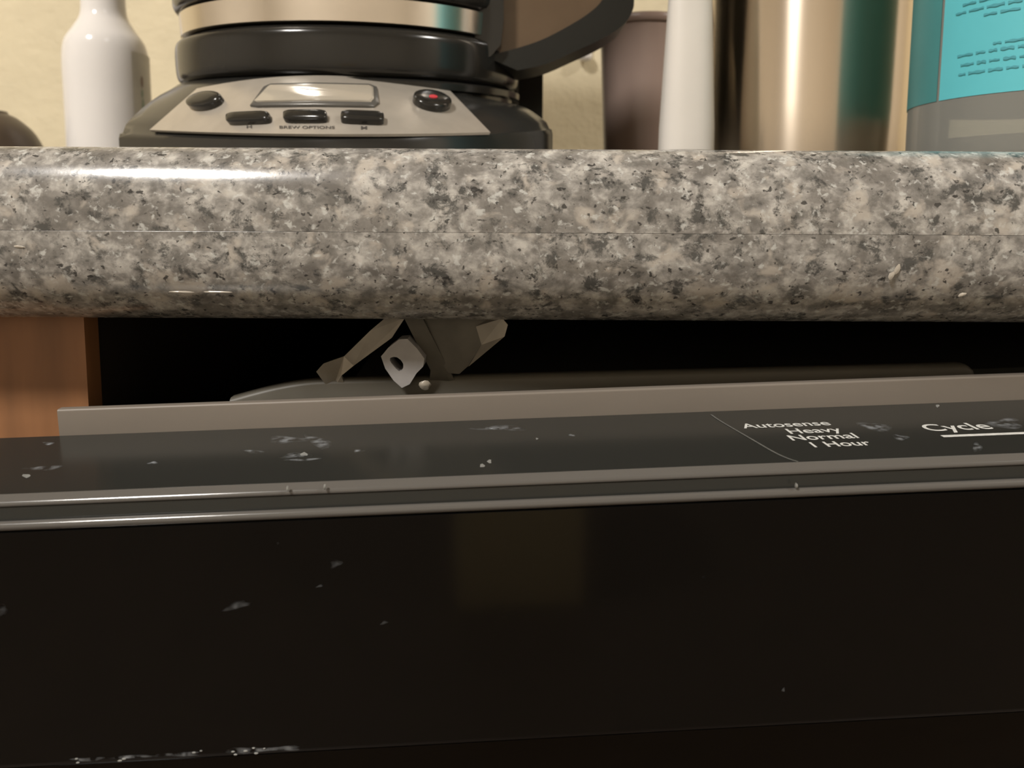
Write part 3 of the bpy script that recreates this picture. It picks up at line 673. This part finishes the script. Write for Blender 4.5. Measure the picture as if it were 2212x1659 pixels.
# ------------------------------------------------------------------ mauve cup
my = 0.48; mc = P(1388, 200, my); mr = r_px(92, my); mh = zz(48, my, 1388)
mv = thing('mauve_cup', 'brownish mauve plastic cup behind the white tube', 'cup', (mc.x, my, ZT))
part(lathe('cup_body', [(0, 0), (mr * 0.80, 0), (mr * 0.83, 0.002), (mr * 0.985, mh - 0.006), (mr * 0.93, mh - 0.006), (mr * 0.78, 0.004), (0, 0.004)], (mc.x, my, ZT), M['mauve'], angle=40), mv)
part(lathe('cup_rim', [(mr * 0.93, mh - 0.0059)] + [(mr * 1.0 + 0.0012 * math.cos(t), mh - 0.003 + 0.0028 * math.sin(t)) for t in (-1.4, -0.7, 0, 0.7, 1.4)] + [(mr * 0.94, mh)], (mc.x, my, ZT), M['mauve'], angle=60), mv)

# ------------------------------------------------------------------ white tapered tube standing on its cap
ty = 0.330; tc_ = P(1485, 200, ty)
tb = thing('white_tube', 'white tapered squeeze tube between mauve cup and steel tumbler', 'tube', (tc_.x, ty, ZT))
def tube_body():
    vs = []; fs = []; seg = 40; rows_ = []
    for (z, w, d) in ((0.010, 57, 52), (0.02, 56.5, 50), (0.05, 50, 42), (0.09, 41, 26), (0.125, 35, 10), (0.135, 34, 3), (0.145, 34, 2)):
        rows_.append((z, r_px(w, ty), r_px(d, ty)))
    for z, a, b in rows_:
        for k in range(seg):
            t = 2 * math.pi * k / seg; p = 2.6
            vs.append((tc_.x + a * math.copysign(abs(math.cos(t)) ** (2 / p), math.cos(t)), ty + b * math.copysign(abs(math.sin(t)) ** (2 / p), math.sin(t)), ZT + z))
    for j in range(len(rows_) - 1):
        for k in range(seg): fs.append((j * seg + k, j * seg + (k + 1) % seg, (j + 1) * seg + (k + 1) % seg, (j + 1) * seg + k))
    fs += [tuple(range(seg)), tuple(range(len(vs) - seg, len(vs)))]
    return mesh('tube_body', vs, fs, M['white_matte'], angle=60)
part(tube_body(), tb)
part(lathe('tube_cap', [(0, 0), (r_px(50, ty), 0), (r_px(52, ty), 0.001), (r_px(52, ty), 0.0098), (0, 0.0099)], (tc_.x, ty, ZT), M['white_matte']), tb)

# ------------------------------------------------------------------ steel tumbler
sy = 0.360; sc_ = P(1742, 200, sy)
tm = thing('steel_tumbler', 'shiny champagne steel tumbler beside the teal labelled bottle', 'tumbler', (sc_.x, sy, ZT))
r0 = r_px(196, sy); r1 = r_px(202, sy)
pf = [(0, 0), (r0 * 0.93, 0), (r0 * 0.985, 0.0015), (r0, 0.004), (r0 * 1.02, 0.03), (r1 * 1.0, 0.08), (r1 * 1.01, 0.15), (r1 * 1.01, 0.152), (r1 * 0.97, 0.152), (r1 * 0.95, 0.10), (r0 * 0.9, 0.005), (0, 0.005)]
part(lathe('tumbler_body', pf, (sc_.x, sy, ZT), M['tumbler'], seg=96, angle=40), tm)
part(lathe('tumbler_lid', [(r1 * 0.9, 0.1525), (r1 * 1.02, 0.1525), (r1 * 1.02, 0.160), (r1 * 0.98, 0.164), (0, 0.164)], (sc_.x, sy, ZT), M['clear_base']), tm)

# ------------------------------------------------------------------ clear bottle with teal label
ky = 0.270; kr = 0.045; al = math.atan2(1942 - W / 2, FPX)
kx = (kr + ky * math.sin(al)) / math.cos(al)
kb = thing('clear_bottle', 'clear plastic bottle with a teal label at the right edge', 'bottle', (kx, ky, ZT))
pf = smooth_prof([(kr * 0.86, 0.0), (kr * 0.97, 0.002), (kr, 0.008), (kr, 0.05), (kr, 0.12), (kr * 0.93, 0.145), (kr * 0.6, 0.165), (kr * 0.32, 0.18), (kr * 0.30, 0.195)], 5)
part(lathe('bottle_body', [(0, 0.003), (kr * 0.7, 0.002)] + pf, (kx, ky, ZT), M['clear'], seg=96, angle=60), kb)
part(lathe('bottle_liquid', [(0, 0.0045), (kr * 0.93, 0.0045), (kr * 0.95, 0.008), (kr * 0.95, P(2100, 275, ky - kr).z - ZT), (0, P(2100, 275, ky - kr).z - ZT)], (kx, ky, ZT), M['clear_base'], seg=64, angle=60), kb)
part(lathe('bottle_cap', [(0, 0.196), (kr * 0.34, 0.196), (kr * 0.34, 0.215), (0, 0.216)], (kx, ky, ZT), M['white_matte']), kb)
def cyl_uv(u, v, r=kr):
    d = ray(u, v); ox, oy = -kx, -ky; a = d.x ** 2 + d.y ** 2; b = 2 * (ox * d.x + oy * d.y); c = ox * ox + oy * oy - r * r
    disc = b * b - 4 * a * c
    if disc < 0: return None
    t = (-b - math.sqrt(disc)) / (2 * a); p = C0 + d * t
    return math.atan2(p.x - kx, -(p.y - ky)), p.z
aL, zL = cyl_uv(2028, 218, kr + 0.0003)
curved_patch('front_label', (kx, ky), kr + 0.0003, aL, aL + R(200), lambda t: zL, lambda t: ZT + 0.118, M['teal'], kb, 40, 1)
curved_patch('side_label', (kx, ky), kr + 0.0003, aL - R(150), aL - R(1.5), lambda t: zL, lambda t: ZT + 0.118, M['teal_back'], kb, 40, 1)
def ink(u0, v0, u1, v1):
    a0, z0 = cyl_uv(u0, v0, kr + 0.0006); r_ = cyl_uv(u1, v1, kr + 0.0006)
    if not r_: return
    a1, z1 = r_; x = a0; zm = (z0 + z1) / 2
    while x < a1:
        w = random.uniform(R(3), R(7)); e = min(x + w, a1); hh = random.uniform(0.00035, 0.00055)
        ph = random.uniform(0, 6)
        curved_patch('label_print', (kx, ky), kr + 0.0006, x, e, lambda t: zm - hh * (0.75 + 0.25 * math.sin(9 * t + ph)), lambda t: zm + hh * (0.75 + 0.25 * math.sin(11 * t + ph)), M['teal_ink'], kb, 10, 1)
        x = e + R(1.2)
for u0, v0, u1, v1 in ((2065, 20, 2260, 4), (2125, 26, 2260, 15), (2145, 90, 2270, 80), (2068, 117, 2270, 97), (2075, 138, 2270, 118), (2070, 158, 2270, 140), (2080, 0, 2260, -14)): ink(u0, v0, u1, v1)

# ------------------------------------------------------------------ small white hook on the wall
hk = thing('wall_hook', 'small white hook on the wall right of the coffee maker', 'hook', tuple(P(1262, 125, YW - 0.001)))
hp = P(1262, 112, YW)
part(box('hook_plate', (hp.x - 0.008, YW - 0.004, hp.z - 0.006), (hp.x + 0.008, YW, hp.z + 0.03), M['white_gloss'], bev=0.0015), hk)
part(lathe('hook_knob', smooth_prof([(0, -0.006), (0.006, -0.0045), (0.008, 0), (0.006, 0.0045), (0, 0.006)]), (hp.x, YW - 0.010, hp.z - 0.006), M['white_gloss'], seg=24), hk)

# ------------------------------------------------------------------ unseen pale block behind the camera, added for its reflection in the door
bn = thing('reflected_block', 'pale beige added block mirrored in the black dishwasher front', 'bin', (0.14, -1.32, 0))
part(prism('block_body', rrect(-1.46, 0.0, -1.18, 0.52, 0.012), [0.01, 0.28], M['mat'], angle=30), bn)
part(prism('block_lid', rrect(-1.465, 0.521, -1.175, 0.56, 0.012), [0.005, 0.285], M['block_lid'], angle=30), bn)
part(prism('block_band', rrect(-1.1799, 0.30, -1.176, 0.33, 0.001), [0.01, 0.28], M['block_lid'], angle=30), bn)
